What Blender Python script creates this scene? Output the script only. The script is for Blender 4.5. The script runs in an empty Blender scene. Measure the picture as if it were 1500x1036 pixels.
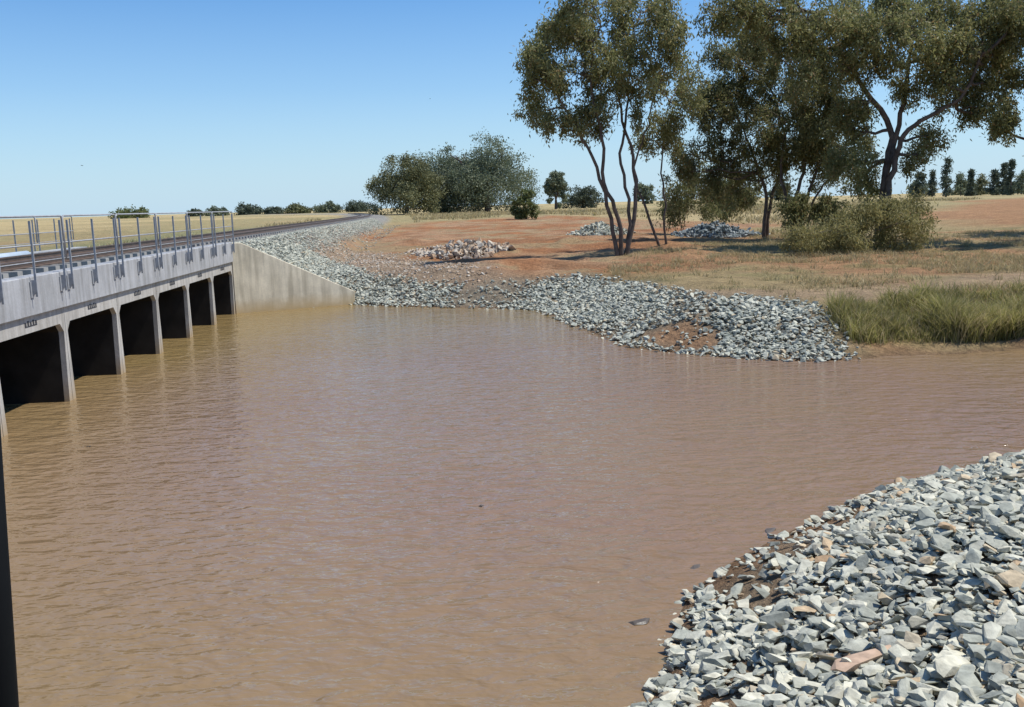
import bpy, bmesh, math, random
import numpy as np
from mathutils import Vector, Matrix
random.seed(7); rng=np.random.default_rng(7)
scene=bpy.context.scene; COL=scene.collection
# ---------------------------------------------------------------- camera
FPX=1353.0; CAMH=3.6
p=math.atan(218/FPX); r=math.radians(1.6)
R=Vector((1,0,0)); F=Vector((0,math.cos(p),-math.sin(p))); U=Vector((0,math.sin(p),math.cos(p)))
R2=R*math.cos(r)-U*math.sin(r); U2=U*math.cos(r)+R*math.sin(r)
cd=bpy.data.cameras.new('camera'); cam=bpy.data.objects.new('camera',cd); COL.objects.link(cam)
m3=Matrix((R2,U2,-F)).transposed()
cam.matrix_world=Matrix.Translation((0,0,CAMH))@m3.to_4x4()
cd.sensor_width=36; cd.lens=36*FPX/1500; cd.clip_start=0.05; cd.clip_end=9000
scene.camera=cam
CP=Vector((0,0,CAMH))
def ray(px,py): return F+R2*((px-750)/FPX)+U2*((518-py)/FPX)
def at(px,py,z=0.0):
    d=ray(px,py); return CP+d*((z-CAMH)/d.z)
def aty(px,py,Y):
    d=ray(px,py); return CP+d*(Y/d.y)
def proj(P):
    v=np.asarray(P)-np.array(CP)
    a=v@np.array(R2); b=v@np.array(U2); c=v@np.array(F)
    return 750+FPX*a/c, 518-FPX*b/c, c
# ---------------------------------------------------------------- helpers
def tag(o,label=None,cat=None,group=None,kind=None):
    if label: o['label']=label
    if cat: o['category']=cat
    if group: o['group']=group
    if kind: o['kind']=kind
    return o
def empty(name,loc,rz=0):
    o=bpy.data.objects.new(name,None); COL.objects.link(o); o.location=loc; o.rotation_euler=(0,0,rz); o.empty_display_size=.2
    return o
def wm(o): return Matrix.LocRotScale(o.location,o.rotation_euler,o.scale)
def link(o,parent):
    o.parent=parent; o.matrix_parent_inverse=wm(parent).inverted()
def mesh_np(name,V,Fa,mat,parent=None,smooth=False):
    me=bpy.data.meshes.new(name); V=np.asarray(V,dtype=np.float32); Fa=np.asarray(Fa,dtype=np.int32)
    n,k=Fa.shape
    me.vertices.add(len(V)); me.vertices.foreach_set('co',V.ravel())
    me.loops.add(n*k); me.loops.foreach_set('vertex_index',Fa.ravel())
    me.polygons.add(n); me.polygons.foreach_set('loop_start',np.arange(0,n*k,k,dtype=np.int32))
    try: me.polygons.foreach_set('loop_total',np.full(n,k,dtype=np.int32))
    except Exception: pass
    me.polygons.foreach_set('use_smooth',np.full(n,smooth,dtype=bool))
    me.update(calc_edges=True); me.validate()
    if mat: me.materials.append(mat)
    o=bpy.data.objects.new(name,me); COL.objects.link(o)
    if parent: link(o,parent)
    return o
class MB:
    def __init__(s): s.v=[]; s.f=[]
    def box(s,c,ax,ay,az):
        c=Vector(c); ax=Vector(ax)/2; ay=Vector(ay)/2; az=Vector(az)/2; b=len(s.v)
        for k in (-1,1):
            for j in (-1,1):
                for i in (-1,1): s.v.append(tuple(c+ax*i+ay*j+az*k))
        for f in ((0,2,3,1),(4,5,7,6),(0,1,5,4),(2,6,7,3),(0,4,6,2),(1,3,7,5)): s.f.append(tuple(b+i for i in f))
    def tube(s,pts,r0,r1=None,n=6,cap=True):
        if r1 is None: r1=r0
        pts=[Vector(q) for q in pts]; b=len(s.v); m=len(pts); L=[0]
        for i in range(1,m): L.append(L[-1]+(pts[i]-pts[i-1]).length)
        tot=L[-1] or 1
        up=None
        for i,q in enumerate(pts):
            t=(pts[min(i+1,m-1)]-pts[max(i-1,0)]).normalized()
            a=Vector((1,0,0)) if abs(t.x)<.8 else Vector((0,1,0))
            u=t.cross(a).normalized() if up is None else (up-t*up.dot(t)).normalized()
            up=u; w=t.cross(u); rr=r0+(r1-r0)*L[i]/tot
            for k in range(n):
                an=2*math.pi*k/n; s.v.append(tuple(q+u*(rr*math.cos(an))+w*(rr*math.sin(an))))
        for i in range(m-1):
            for k in range(n):
                k2=(k+1)%n; s.f.append((b+i*n+k,b+i*n+k2,b+(i+1)*n+k2,b+(i+1)*n+k))
        if cap:
            s.f.append(tuple(b+k for k in range(n))[::-1]); s.f.append(tuple(b+(m-1)*n+k for k in range(n)))
    def prism(s,prof,fn,d0,d1):
        b=len(s.v); n=len(prof)
        for d in (d0,d1):
            for a,c in prof: s.v.append(tuple(fn(a,c,d)))
        s.f.append(tuple(range(b,b+n))); s.f.append(tuple(range(b+2*n-1,b+n-1,-1)))
        for i in range(n):
            j=(i+1)%n; s.f.append((b+i,b+n+i,b+n+j,b+j))
    def build(s,name,mat,parent=None,smooth=False,bevel=0):
        me=bpy.data.meshes.new(name); me.from_pydata(s.v,[],s.f); me.update()
        bm=bmesh.new(); bm.from_mesh(me); bmesh.ops.recalc_face_normals(bm,faces=bm.faces); bm.to_mesh(me); bm.free()
        if smooth: me.polygons.foreach_set('use_smooth',[True]*len(me.polygons))
        me.materials.append(mat)
        o=bpy.data.objects.new(name,me); COL.objects.link(o)
        if parent: link(o,parent)
        if bevel:
            md=o.modifiers.new('bevel','BEVEL'); md.width=bevel; md.segments=2; md.limit_method='ANGLE'
        return o
def sstep(a,b,x): t=np.clip((x-a)/(b-a),0,1); return t*t*(3-2*t)
TAB=rng.random((256,256))
def vn(x,y,s,sd=0):
    x=np.asarray(x)/s+sd*17.3; y=np.asarray(y)/s+sd*9.7
    xi=np.floor(x).astype(int); yi=np.floor(y).astype(int); fx=x-xi; fy=y-yi; fx=fx*fx*(3-2*fx); fy=fy*fy*(3-2*fy)
    g=lambda a,b: TAB[a&255,b&255]
    return (g(xi,yi)*(1-fx)+g(xi+1,yi)*fx)*(1-fy)+(g(xi,yi+1)*(1-fx)+g(xi+1,yi+1)*fx)*fy
def fbm(x,y,s,sd=0): return (vn(x,y,s,sd)+.5*vn(x,y,s/2.1,sd+1)+.25*vn(x,y,s/4.3,sd+2)+.13*vn(x,y,s/9,sd+3))/1.88
def sdist(x,y,poly):
    x=np.asarray(x,float); y=np.asarray(y,float); d=np.full(x.shape,1e18); ins=np.zeros(x.shape,bool); n=len(poly)
    for i in range(n):
        ax,ay=poly[i]; bx,by=poly[(i+1)%n]; ex=bx-ax; ey=by-ay
        wx=x-ax; wy=y-ay; t=np.clip((wx*ex+wy*ey)/(ex*ex+ey*ey+1e-12),0,1)
        d=np.minimum(d,(wx-ex*t)**2+(wy-ey*t)**2)
        c=((ay>y)!=(by>y)) & (x<(bx-ax)*(y-ay)/((by-ay) if by!=ay else 1e-12)+ax); ins^=c
    d=np.sqrt(d); return np.where(ins,-d,d)
# ---------------------------------------------------------------- materials
def nodemat(name):
    m=bpy.data.materials.new(name); m.use_nodes=True; nt=m.node_tree; b=nt.nodes['Principled BSDF']; return m,nt,b
def N(nt,t,**k):
    n=nt.nodes.new(t)
    for a,v in k.items():
        if a in n.inputs: n.inputs[a].default_value=v
        else: setattr(n,a,v)
    return n
def mixc(nt,fac,a,b,mode='MIX'):
    n=nt.nodes.new('ShaderNodeMix'); n.data_type='RGBA'; n.blend_type=mode
    for i,v in ((0,fac),(6,a),(7,b)):
        if hasattr(v,'links') or hasattr(v,'is_linked'): nt.links.new(v,n.inputs[i])
        else: n.inputs[i].default_value=v if i==0 else (*v,1)
    return n.outputs[2]
def ramp(nt,src,stops):
    n=nt.nodes.new('ShaderNodeValToRGB'); cr=n.color_ramp
    while len(cr.elements)<len(stops): cr.elements.new(.5)
    for e,(q,c) in zip(cr.elements,stops): e.position=q; e.color=(*c,1) if len(c)==3 else c
    nt.links.new(src,n.inputs[0]); return n.outputs[0]
def noise(nt,scale,detail=4,coord=None,rough=.55):
    n=N(nt,'ShaderNodeTexNoise'); n.inputs['Scale'].default_value=scale; n.inputs['Detail'].default_value=detail; n.inputs['Roughness'].default_value=rough
    if coord is not None: nt.links.new(coord,n.inputs['Vector'])
    return n.outputs['Fac']
def pos(nt): return N(nt,'ShaderNodeNewGeometry').outputs['Position']
def bump(nt,b,src,strength,dist):
    n=N(nt,'ShaderNodeBump'); n.inputs['Strength'].default_value=strength; n.inputs['Distance'].default_value=dist
    nt.links.new(src,n.inputs['Height']); nt.links.new(n.outputs[0],b.inputs['Normal']); return n
def plain(name,c,rough=.7,metal=0,var=.25,scale=6,bmp=0,spec=.5):
    m,nt,b=nodemat(name); P=pos(nt); n=noise(nt,scale,5,P)
    col=ramp(nt,n,[(.25,tuple(v*(1-var) for v in c)),(.75,tuple(min(1,v*(1+var)) for v in c))])
    nt.links.new(col,b.inputs['Base Color']); b.inputs['Roughness'].default_value=rough; b.inputs['Metallic'].default_value=metal; b.inputs['Specular IOR Level'].default_value=spec
    if bmp: bump(nt,b,n,.5,bmp)
    return m
def islandmat(name,stops,rough=.8,var=.3,nscale=9,bmp=0.0,transl=0.0,k=1.0):
    m,nt,b=nodemat(name); g=N(nt,'ShaderNodeNewGeometry'); oi=N(nt,'ShaderNodeObjectInfo')
    ad=N(nt,'ShaderNodeMath',operation='ADD'); nt.links.new(g.outputs['Random Per Island'],ad.inputs[0]); nt.links.new(oi.outputs['Random'],ad.inputs[1])
    fr=N(nt,'ShaderNodeMath',operation='FRACT'); nt.links.new(ad.outputs[0],fr.inputs[0])
    kk=k if isinstance(k,tuple) else (k,k,k)
    c=ramp(nt,fr.outputs[0],[(q,tuple(min(1,v*f) for v,f in zip(cc,kk))) for q,cc in stops]); n=noise(nt,nscale,5,g.outputs['Position'])
    v=ramp(nt,n,[(.3,(1-var,)*3),(.7,(1+var*.4,)*3)])
    c=mixc(nt,1.0,c,v,'MULTIPLY'); nt.links.new(c,b.inputs['Base Color']); b.inputs['Roughness'].default_value=rough
    b.inputs['Specular IOR Level'].default_value=.2
    if bmp: bump(nt,b,n,.6,bmp)
    if transl:
        t=N(nt,'ShaderNodeBsdfTranslucent'); nt.links.new(c,t.inputs[0]); mx=N(nt,'ShaderNodeMixShader'); mx.inputs[0].default_value=transl
        nt.links.new(b.outputs[0],mx.inputs[1]); nt.links.new(t.outputs[0],mx.inputs[2]); nt.links.new(mx.outputs[0],nt.nodes['Material Output'].inputs[0])
    return m
M={}
M['rock']=islandmat('riprap_stone',[(0,(.24,.25,.23)),(.15,(.34,.35,.315)),(.4,(.43,.435,.385)),(.62,(.51,.50,.44)),(.82,(.60,.575,.49)),(.9,(.36,.37,.335)),(.96,(.53,.43,.31)),(1,(.43,.29,.18))],.8,.35,14,.02,0,(1.08,1.07,.98))
M['rockfar']=islandmat('riprap_stone_far',[(0,(.25,.26,.24)),(.3,(.37,.38,.345)),(.55,(.46,.46,.41)),(.8,(.57,.55,.475)),(.93,(.40,.40,.37)),(1,(.50,.40,.28))],.85,.35,10,.02,0,(1.06,1.06,.97))
M['rubble']=islandmat('rubble_stone',[(0,(.42,.28,.18)),(.4,(.50,.38,.27)),(.7,(.48,.43,.36)),(1,(.60,.53,.43))],.85,.3,8)
M['bluerock']=islandmat('blue_grey_stone',[(0,(.13,.155,.16)),(.5,(.24,.275,.275)),(1,(.37,.39,.38))],.8,.35,8)
M['redslab']=plain('rusty_stone',(.46,.32,.22),.8,0,.3,12,.01)
M['wetrock']=plain('wet_stone',(.10,.08,.06),.4,0,.3,12,.01)
gum=[(0,(.115,.12,.046)),(.35,(.15,.155,.062)),(.7,(.19,.185,.08)),(.93,(.23,.205,.095)),(1,(.24,.15,.07))]
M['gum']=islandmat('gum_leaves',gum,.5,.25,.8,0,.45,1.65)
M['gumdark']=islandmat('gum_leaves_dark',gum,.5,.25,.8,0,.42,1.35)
M['greytree']=islandmat('grey_green_leaves',[(0,(.10,.125,.075)),(.5,(.165,.195,.12)),(1,(.24,.25,.165))],.6,.3,.3,0,.25,1.25)
M['olivetree']=islandmat('olive_green_leaves',[(0,(.10,.11,.05)),(.5,(.17,.175,.085)),(1,(.24,.23,.12))],.6,.3,.3,0,.25,1.25)
M['pine']=islandmat('pine_needles',[(0,(.07,.09,.06)),(.6,(.12,.145,.10)),(1,(.17,.19,.13))],.7,.3,.3,0,.2,1.1)
M['brightbush']=islandmat('fresh_green_leaves',[(0,(.10,.13,.04)),(.5,(.17,.2,.07)),(1,(.25,.25,.11))],.6,.3,.5,0,.3)
M['olivebush']=islandmat('olive_shrub_leaves',[(0,(.2,.19,.07)),(.5,(.32,.29,.115)),(1,(.44,.38,.18))],.6,.25,1,0,.42)
M['bark']=plain('bark',(.13,.10,.08),.9,0,.5,3,.02,.2)
M['reed']=islandmat('reed_blades',[(0,(.24,.23,.065)),(.4,(.38,.36,.12)),(.65,(.48,.43,.17)),(.85,(.55,.45,.24)),(1,(.58,.47,.28))],.6,.4,1.1,0,.45)
M['drygrass']=islandmat('dry_grass_blades',[(0,(.34,.27,.13)),(.5,(.48,.38,.2)),(.85,(.56,.46,.27)),(1,(.28,.27,.1))],.7,.2,1,0,.35)
M['galv']=plain('galvanised_steel',(.36,.37,.38),.65,.15,.2,9,0,.3)
M['rail']=plain('rail_steel',(.15,.105,.08),.5,.4,.3,4)
M['pipe']=plain('pale_pipe',(.62,.68,.72),.3,.2,.1,4)
M['sleeper']=plain('sleeper_concrete',(.33,.31,.28),.9,0,.2,4)
M['black']=plain('black_paint',(.004,.004,.004),.6,0,.2,6,0,.15)
M['mark']=plain('stencil_paint',(.04,.04,.045),.8,0,.2,6)
M['bird']=plain('bird_feathers',(.05,.045,.04),.8,0,.2,6)
def concrete(name,c,stain):
    m,nt,b=nodemat(name); P=pos(nt)
    n1=noise(nt,1.3,6,P,.65); n2=noise(nt,22,4,P)
    mp=N(nt,'ShaderNodeMapping'); mp.inputs['Scale'].default_value=(3.5,3.5,.35); nt.links.new(P,mp.inputs[0]); n3=noise(nt,1.6,5,mp.outputs[0])
    base=ramp(nt,n1,[(.3,tuple(v*.8 for v in c)),(.7,tuple(v*1.1 for v in c))])
    base=mixc(nt,1.0,base,ramp(nt,n3,[(.35,(.72,.71,.69)),(.6,(1.03,)*3)]),'MULTIPLY')
    base=mixc(nt,1.0,base,ramp(nt,n2,[(.3,(.93,)*3),(.7,(1.04,)*3)]),'MULTIPLY')
    sx=N(nt,'ShaderNodeSeparateXYZ'); nt.links.new(P,sx.inputs[0])
    a=N(nt,'ShaderNodeMath',operation='MULTIPLY_ADD'); nt.links.new(n1,a.inputs[0]); a.inputs[1].default_value=.5; nt.links.new(sx.outputs[2],a.inputs[2])
    f=ramp(nt,a.outputs[0],[(.25,(1,1,1)),(.75,(0,0,0))])
    base=mixc(nt,f,base,stain); nt.links.new(base,b.inputs['Base Color']); b.inputs['Roughness'].default_value=.85
    bump(nt,b,n2,.3,.01); return m
M['conc']=concrete('precast_concrete',(.52,.49,.44),(.40,.30,.18))
M['conc2']=concrete('headwall_concrete',(.44,.44,.44),(.3,.25,.18))
M['wing']=concrete('wing_wall_concrete',(.83,.73,.54),(.55,.40,.2))
M['inner']=plain('painted_shade_lining',(.03,.026,.022),.8,0,.4,2,0,.1)  # near-black colour stands in for the shade inside the culvert openings
# ---------------------------------------------------------------- layout
xy=lambda v:(v.x,v.y)
PA=at(5,640); PB=at(345,460); D=Vector((PB.x-PA.x,PB.y-PA.y,0)); BAY=D.length/6; D.normalize(); NR=Vector((D.y,-D.x,0))
NEARB=3
B0=PA-D*(BAY*NEARB); TEND=BAY*(6+NEARB); WID=5.2
def loc(t,lat,z=0): q=B0+D*t+NR*lat; return Vector((q.x,q.y,z))
WE=at(517,446)
FAR=[(560,449),(640,451),(740,453),(790,455),(815,468),(850,482),(880,494),(920,509),(1000,518),(1100,526),(1180,530),(1250,528),(1320,521),(1400,520),(1460,515),(1500,513),(1600,510),(1750,500),(2000,490)]
NEAR=[(2300,560),(1900,600),(1700,625),(1500,664),(1400,690),(1280,724),(1200,756),(1140,785),(1070,822),(1010,868),(985,920),(975,980),(955,1036)]
wd=(Vector((WE.x,WE.y,0))-Vector((PB.x,PB.y,0))).normalized(); wn=Vector((-wd.y,wd.x,0))
pond=[xy(loc(-1,-22)),xy(loc(TEND*1.0+2,-22)),xy(loc(TEND+.25,-WID-1)),xy(loc(TEND+.25,-.2)), xy(Vector((WE.x,WE.y,0))+wn*.25)]+[xy(at(*q)) for q in FAR]+[xy(at(*q)) for q in NEAR]+[(-.5,5.3),(-3.5,4.6),(-6.5,3.2),xy(loc(-1,0.3))]
def coff(t): return -WID/2-np.maximum(0,t-95)**2/1500
def track_lat(x,y):
    t=(x-B0.x)*D.x+(y-B0.y)*D.y; l=(x-B0.x)*NR.x+(y-B0.y)*NR.y
    return t,l-coff(t)
def nearw(x,y): return 1-sstep(11,14.5,y-np.maximum(0,x)*.35)
HOL=(1.6,38.5)
def hfun(x,y):
    x=np.asarray(x,float); y=np.asarray(y,float)
    sd=sdist(x,y,pond); rr=np.hypot(x,y)
    n=fbm(x,y,3.0,3)-.5; nn=fbm(x,y,14,5)-.5
    near=nearw(x,y)
    t,l=track_lat(x,y); al=np.abs(l)
    lip=sstep(11.5,13,x)*(1-near)
    hf=(1-.45*lip)*sstep(-.4,3.8,sd)-.03+.45*lip*sstep(.15,.75,sd)
    hf=np.maximum(hf,0)*(1+.25*n)+ 1.25*sstep(30,190,rr)+nn*.25*sstep(3,10,sd)
    mound=sstep(34,38,rr)*(1-sstep(62,85,rr))*sstep(5.5,8,l)*sstep(13,8,x)
    hf=hf+mound*(1.0*np.maximum(0,fbm(x,y,5.0,77)-.46)+.3*(fbm(x,y,1.6,78)-.5))
    hf=hf-.4*np.exp(-(((x-HOL[0])/2.6)**2+((y-HOL[1])/1.3)**2))*sstep(3,5,sd)
    hn=np.minimum(sd*.42,2.05)+.12*n
    h=near*hn+(1-near)*hf
    he=2.42-np.maximum(0,al-2.6)*.6+n*.1
    ok=(t>TEND)|(t<0)
    h=np.where(ok,np.maximum(h,he),h)
    bed=-np.minimum(1.2,-sd*.6+.0)
    return np.where(sd<0,bed,h)
tt=np.concatenate([np.linspace(3,80,2500),np.geomspace(80.1,2500,1500)])
def gat(px,py):
    d=ray(px,py); X=d.x*tt; Y=d.y*tt; Z=CAMH+d.z*tt; H=hfun(X,Y); k=np.where(Z<np.maximum(H,0))[0]
    i=k[0] if len(k) else len(tt)-1
    return Vector((X[i],Y[i],H[i]))
def gz(x,y): return float(hfun(np.array([x]),np.array([y]))[0])
def gpoly(l): return [xy(gat(*q)) for q in l]
Z_red=gpoly([(455,348),(540,331),(640,324),(800,316),(880,318),(960,322),(1100,330),(1000,350),(930,376),(900,402),(800,407),(700,400),(600,392),(520,372)])
Z_red2=gpoly([(1330,312),(1400,296),(1520,288),(1700,285),(1700,325),(1500,333),(1380,335)])
Z_road=gpoly([(930,428),(1050,428),(1250,424),(1500,398),(1800,388),(1800,415),(1500,420),(1250,440),(1150,446),(1020,440)])
Z_grav=gpoly([(400,348),(520,324),(545,326),(480,350),(540,368),(640,384),(740,398),(740,420),(640,432),(560,435),(500,425)])
Z_rip=gpoly([(352,362),(380,354),(420,354),(450,366),(490,384),(540,402),(600,412),(660,418),(740,412),(850,404),(905,408),(985,426),(1060,434),(1150,440),(1222,452),(1232,480),(1236,505)])+[xy(at(1262,531)),xy(at(1100,534)),xy(at(960,520)),xy(at(850,488)),xy(at(800,468)),xy(at(785,459)),xy(at(640,455)),xy(at(530,451))]
Z_ripred=gpoly([(935,500),(945,488),(1000,474),(1045,484),(1050,508),(1000,516)])
Z_reed=gpoly([(1238,476),(1260,464),(1350,452),(1500,438),(1800,430),(1900,470),(1700,488),(1500,496),(1400,494),(1250,494)])
# ---------------------------------------------------------------- ground
def axis(a,b,s,lo,hi,g=1.09):
    l=list(np.arange(a,b,s)); st=s; v=l[-1]
    while v<hi: st*=g; v+=st; l.append(v)
    st=s; v=l[0]; pre=[]
    while v>lo: st*=g; v-=st; pre.append(v)
    return np.array(pre[::-1]+l)
ax=axis(-17,26,.25,-6000,6000,1.06); ay=axis(1,60,.25,-300,7000,1.04)
GX,GY=np.meshgrid(ax,ay); gx=GX.ravel(); gy=GY.ravel(); H=hfun(gx,gy)
nx,ny=len(ax),len(ay); idx=np.arange(nx*ny).reshape(ny,nx)
Fq=np.stack([idx[:-1,:-1],idx[:-1,1:],idx[1:,1:],idx[1:,:-1]],-1).reshape(-1,4)
sd=sdist(gx,gy,pond); rr=np.hypot(gx,gy)
colr=np.zeros((len(gx),3))
def lay(c,w): 
    w=np.clip(w,0,1)[:,None]; colr[:]=colr*(1-w)+np.array(c)*w
def zone(poly,soft,amp,s,seed): 
    return sstep(soft,-soft,sdist(gx,gy,poly)+amp*(fbm(gx,gy,s,seed)-.5)*2)
n1=fbm(gx,gy,9,11); n2=fbm(gx,gy,60,12); n3=fbm(gx,gy,2.2,13); n4=fbm(gx,gy,5,14)
colr[:]=(.42,.325,.18)
lay((.43,.25,.14),sstep(.44,.58,n1)*.9*(1-sstep(60,150,rr)))
lay((.27,.25,.12),sstep(.5,.64,n3)*.6*(1-sstep(60,150,rr)))
lay((.52,.42,.23),sstep(.45,.6,n2)*sstep(60,120,rr))
lay((.36,.34,.18),sstep(.55,.42,n2)*.5*sstep(60,120,rr))
t,l=track_lat(gx,gy)
lay((.22,.25,.13),sstep(-4,-7,l)*sstep(-24,-16,l)*.8*(1-sstep(90,140,rr)))
zr=zone(Z_red,3,4.0,7,21)
lay((.41,.195,.095),zr*.97)
lay((.46,.30,.185),zr*sstep(.40,.58,n4)*.8)
lay((.31,.155,.08),zr*sstep(.45,.3,n3)*.6)
lay((.39,.32,.19),zr*sstep(.52,.64,n3)*.65)
lay((.41,.23,.125),zone(Z_red2,4,8,20,22)*.9)
lay((.45,.33,.22),zone(Z_road,1.0,1.2,3,23)*.85)
lay((.38,.30,.22),zone(Z_grav,1.4,2,3,24)*.85)
lay((.29,.25,.195),zone(Z_rip,.6,.8,2,25)*.9)
lay((.38,.235,.14),zone(Z_ripred,.4,.5,1.5,26))
lay((.30,.30,.29),sstep(4.2,3.2,np.abs(l))*((t>TEND)|(t<0))*.95)
near=nearw(gx,gy)
lay((.32,.24,.165),near*sstep(16,10,rr))
lay((.42,.25,.14),near*sstep(1.1,.2,sd)*sstep(.42,.55,n3))
lay((.36,.22,.13),(1-near)*sstep(11.5,12.5,gx)*sstep(1.3,.7,sd))
lay((.26,.165,.10),sstep(.45,.1,sd)*.8)
me_o=mesh_np('ground',np.stack([gx,gy,H],1),Fq,None,None,True)
ca=me_o.data.color_attributes.new('Col','FLOAT_COLOR','POINT')
ca.data.foreach_set('color',np.concatenate([colr,np.ones((len(gx),1))],1).astype(np.float32).ravel())
m,nt,b=nodemat('earth_and_dry_grass'); P=pos(nt); at_=N(nt,'ShaderNodeAttribute'); at_.attribute_name='Col'
na=noise(nt,.9,8,P,.7); nb=noise(nt,7,6,P,.7)
c=mixc(nt,1.0,at_.outputs['Color'],ramp(nt,na,[(.3,(.66,.66,.65)),(.7,(1.22,1.18,1.12))]),'MULTIPLY')
c=mixc(nt,1.0,c,ramp(nt,nb,[(.35,(.66,.65,.64)),(.62,(1.16,1.15,1.12))]),'MULTIPLY')
nt.links.new(c,b.inputs['Base Color']); b.inputs['Roughness'].default_value=.95; b.inputs['Specular IOR Level'].default_value=.1
bump(nt,b,nb,1.0,.22); me_o.data.materials.append(m)
tag(me_o,'red clay and straw coloured flat ground around the pond','ground',kind='structure')
# ---------------------------------------------------------------- water
wx=np.linspace(-60,110,60); wy=np.linspace(-5,80,40); WX,WY=np.meshgrid(wx,wy); wi=np.arange(WX.size).reshape(WX.shape)
m,nt,b=nodemat('muddy_water'); P=pos(nt)
def wn_(sc,rot,scale,det,rough=.5,dist=0):
    mp=N(nt,'ShaderNodeMapping'); mp.inputs['Scale'].default_value=sc; mp.inputs['Rotation'].default_value=(0,0,math.radians(rot)); nt.links.new(P,mp.inputs[0])
    n=N(nt,'ShaderNodeTexNoise'); n.inputs['Scale'].default_value=scale; n.inputs['Detail'].default_value=det; n.inputs['Roughness'].default_value=rough; n.inputs['Distortion'].default_value=dist
    nt.links.new(mp.outputs[0],n.inputs['Vector']); return n.outputs['Fac']
def addm(a,b_,k):
    n=N(nt,'ShaderNodeMath',operation='MULTIPLY_ADD'); nt.links.new(b_,n.inputs[0]); n.inputs[1].default_value=k; nt.links.new(a,n.inputs[2]); return n.outputs[0]
w1=wn_((.7,1.5,1),24,3.2,2,.45,.5); w2=wn_((.8,1.5,1),-20,6.5,2,.5,.3); w3=wn_((1,1,1),0,.16,3); w4=wn_((.6,1.3,1),30,1.2,2,.4,.3)
hh=addm(addm(w1,w2,.38),w4,.7)
amp=ramp(nt,w3,[(.35,(.6,)*3),(.65,(1,)*3)])
mu=N(nt,'ShaderNodeMath',operation='MULTIPLY'); nt.links.new(hh,mu.inputs[0]); nt.links.new(amp,mu.inputs[1])
mid=ramp(nt,w3,[(.33,(.245,.160,.092)),(.6,(.235,.150,.097))])
vd=N(nt,'ShaderNodeVectorMath',operation='DISTANCE'); nt.links.new(P,vd.inputs[0]); vd.inputs[1].default_value=(2.0,16,0)
dv_=N(nt,'ShaderNodeMath',operation='MULTIPLY_ADD'); nt.links.new(vd.outputs['Value'],dv_.inputs[0]); dv_.inputs[1].default_value=.06
sc3=N(nt,'ShaderNodeMath',operation='MULTIPLY_ADD'); nt.links.new(w3,sc3.inputs[0]); sc3.inputs[1].default_value=.5; sc3.inputs[2].default_value=-.25; nt.links.new(sc3.outputs[0],dv_.inputs[2])
col=mixc(nt,ramp(nt,dv_.outputs[0],[(.4,(0,0,0)),(.85,(1,1,1))]),mid,(.245,.170,.072))
nt.links.new(col,b.inputs['Base Color']); b.inputs['Roughness'].default_value=.08; b.inputs['IOR'].default_value=1.34
bump(nt,b,mu.outputs[0],1.0,.088)
wo=mesh_np('water',np.stack([WX.ravel(),WY.ravel(),0*WX.ravel()],1),np.stack([wi[:-1,:-1],wi[:-1,1:],wi[1:,1:],wi[1:,:-1]],-1).reshape(-1,4),m,None,True)
tag(wo,'brown muddy pond water with small wind ripples','water',kind='structure')
# ---------------------------------------------------------------- bridge
bridge=empty('culvert_bridge',loc(0,0,0))
tag(bridge,'low grey concrete railway culvert bridge with galvanised handrails along the left of the pond','bridge')
DECK=2.56
for k in range(6+NEARB):
    t0=k*BAY+.008; t1=(k+1)*BAY-.008; tp=.085; bt=.2; top=1.86; op=1.56; ch=.17
    prof=[(t0,-.9),(t0,top),(t1,top),(t1,-.9),(t1-bt,-.9),(t1-tp,op-ch),(t1-tp-ch*.9,op),(t0+tp+ch*.9,op),(t0+tp,op-ch),(t0+bt,-.9)]
    q=MB(); q.prism(prof,lambda a,c,d:loc(a,d,c),0,-WID); q.build('culvert_unit',M['conc'],bridge)
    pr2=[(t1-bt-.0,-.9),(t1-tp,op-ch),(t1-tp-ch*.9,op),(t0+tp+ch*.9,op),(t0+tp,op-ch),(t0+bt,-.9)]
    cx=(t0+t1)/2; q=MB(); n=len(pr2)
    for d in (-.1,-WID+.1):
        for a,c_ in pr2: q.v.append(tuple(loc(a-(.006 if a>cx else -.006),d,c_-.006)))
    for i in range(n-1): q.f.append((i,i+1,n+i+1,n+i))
    q.build('shade_lining',M['inner'],bridge)  # added sheet inside the opening, shade painted as its dark colour
    q=MB(); prf=[(.07,top+.004),(.07,DECK),(-.28,DECK),(-.28,top+.004)]
    q.prism(prf,lambda a,c,d:loc(d,a,c),t0-.002,t1+.002); q.build('headwall_panel',M['conc2'],bridge,bevel=.015)
    q=MB(); q.prism([(-WID-.07,top+.004),(-WID-.07,DECK),(-WID+.28,DECK),(-WID+.28,top+.004)],lambda a,c,d:loc(d,a,c),t0-.002,t1+.002); q.build('headwall_panel',M['conc2'],bridge)
    if k>=2:
        q=MB(); pts=[]
        for i in range(5):
            a0=cx-.26+i*.108; hh_=.09 if i%2 else .07; pts+=[(a0,1.66),(a0,1.66+hh_),(a0+.07,1.66+hh_),(a0+.07,1.66)]
        pts=pts+[(cx+.25,1.64),(cx-.26,1.64)]
        q.prism([(a,c+.03) for a,c in pts],lambda a,c,d:loc(a,d,c),.001,.004); q.build('stencil_mark',M['mark'],bridge)
q=MB(); q.prism([(-.285,1.87),(-.285,2.38),(-WID+.285,2.38),(-WID+.285,1.87)],lambda a,c,d:loc(d,a,c),0,TEND); q.build('ballast_deck',M['bluerock'],bridge)
q=MB(); s=Vector((PB.x,PB.y,0))+wd*.02; e=Vector((WE.x,WE.y,0))+wd*.1
L=(e-s).length
q.prism([(0,-1),(0,DECK-.02),(L*.08,DECK-.04),(L,.5),(L,-1)],lambda a,c,d:s+wd*a+wn*d+Vector((0,0,c)),0,.3)
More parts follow.
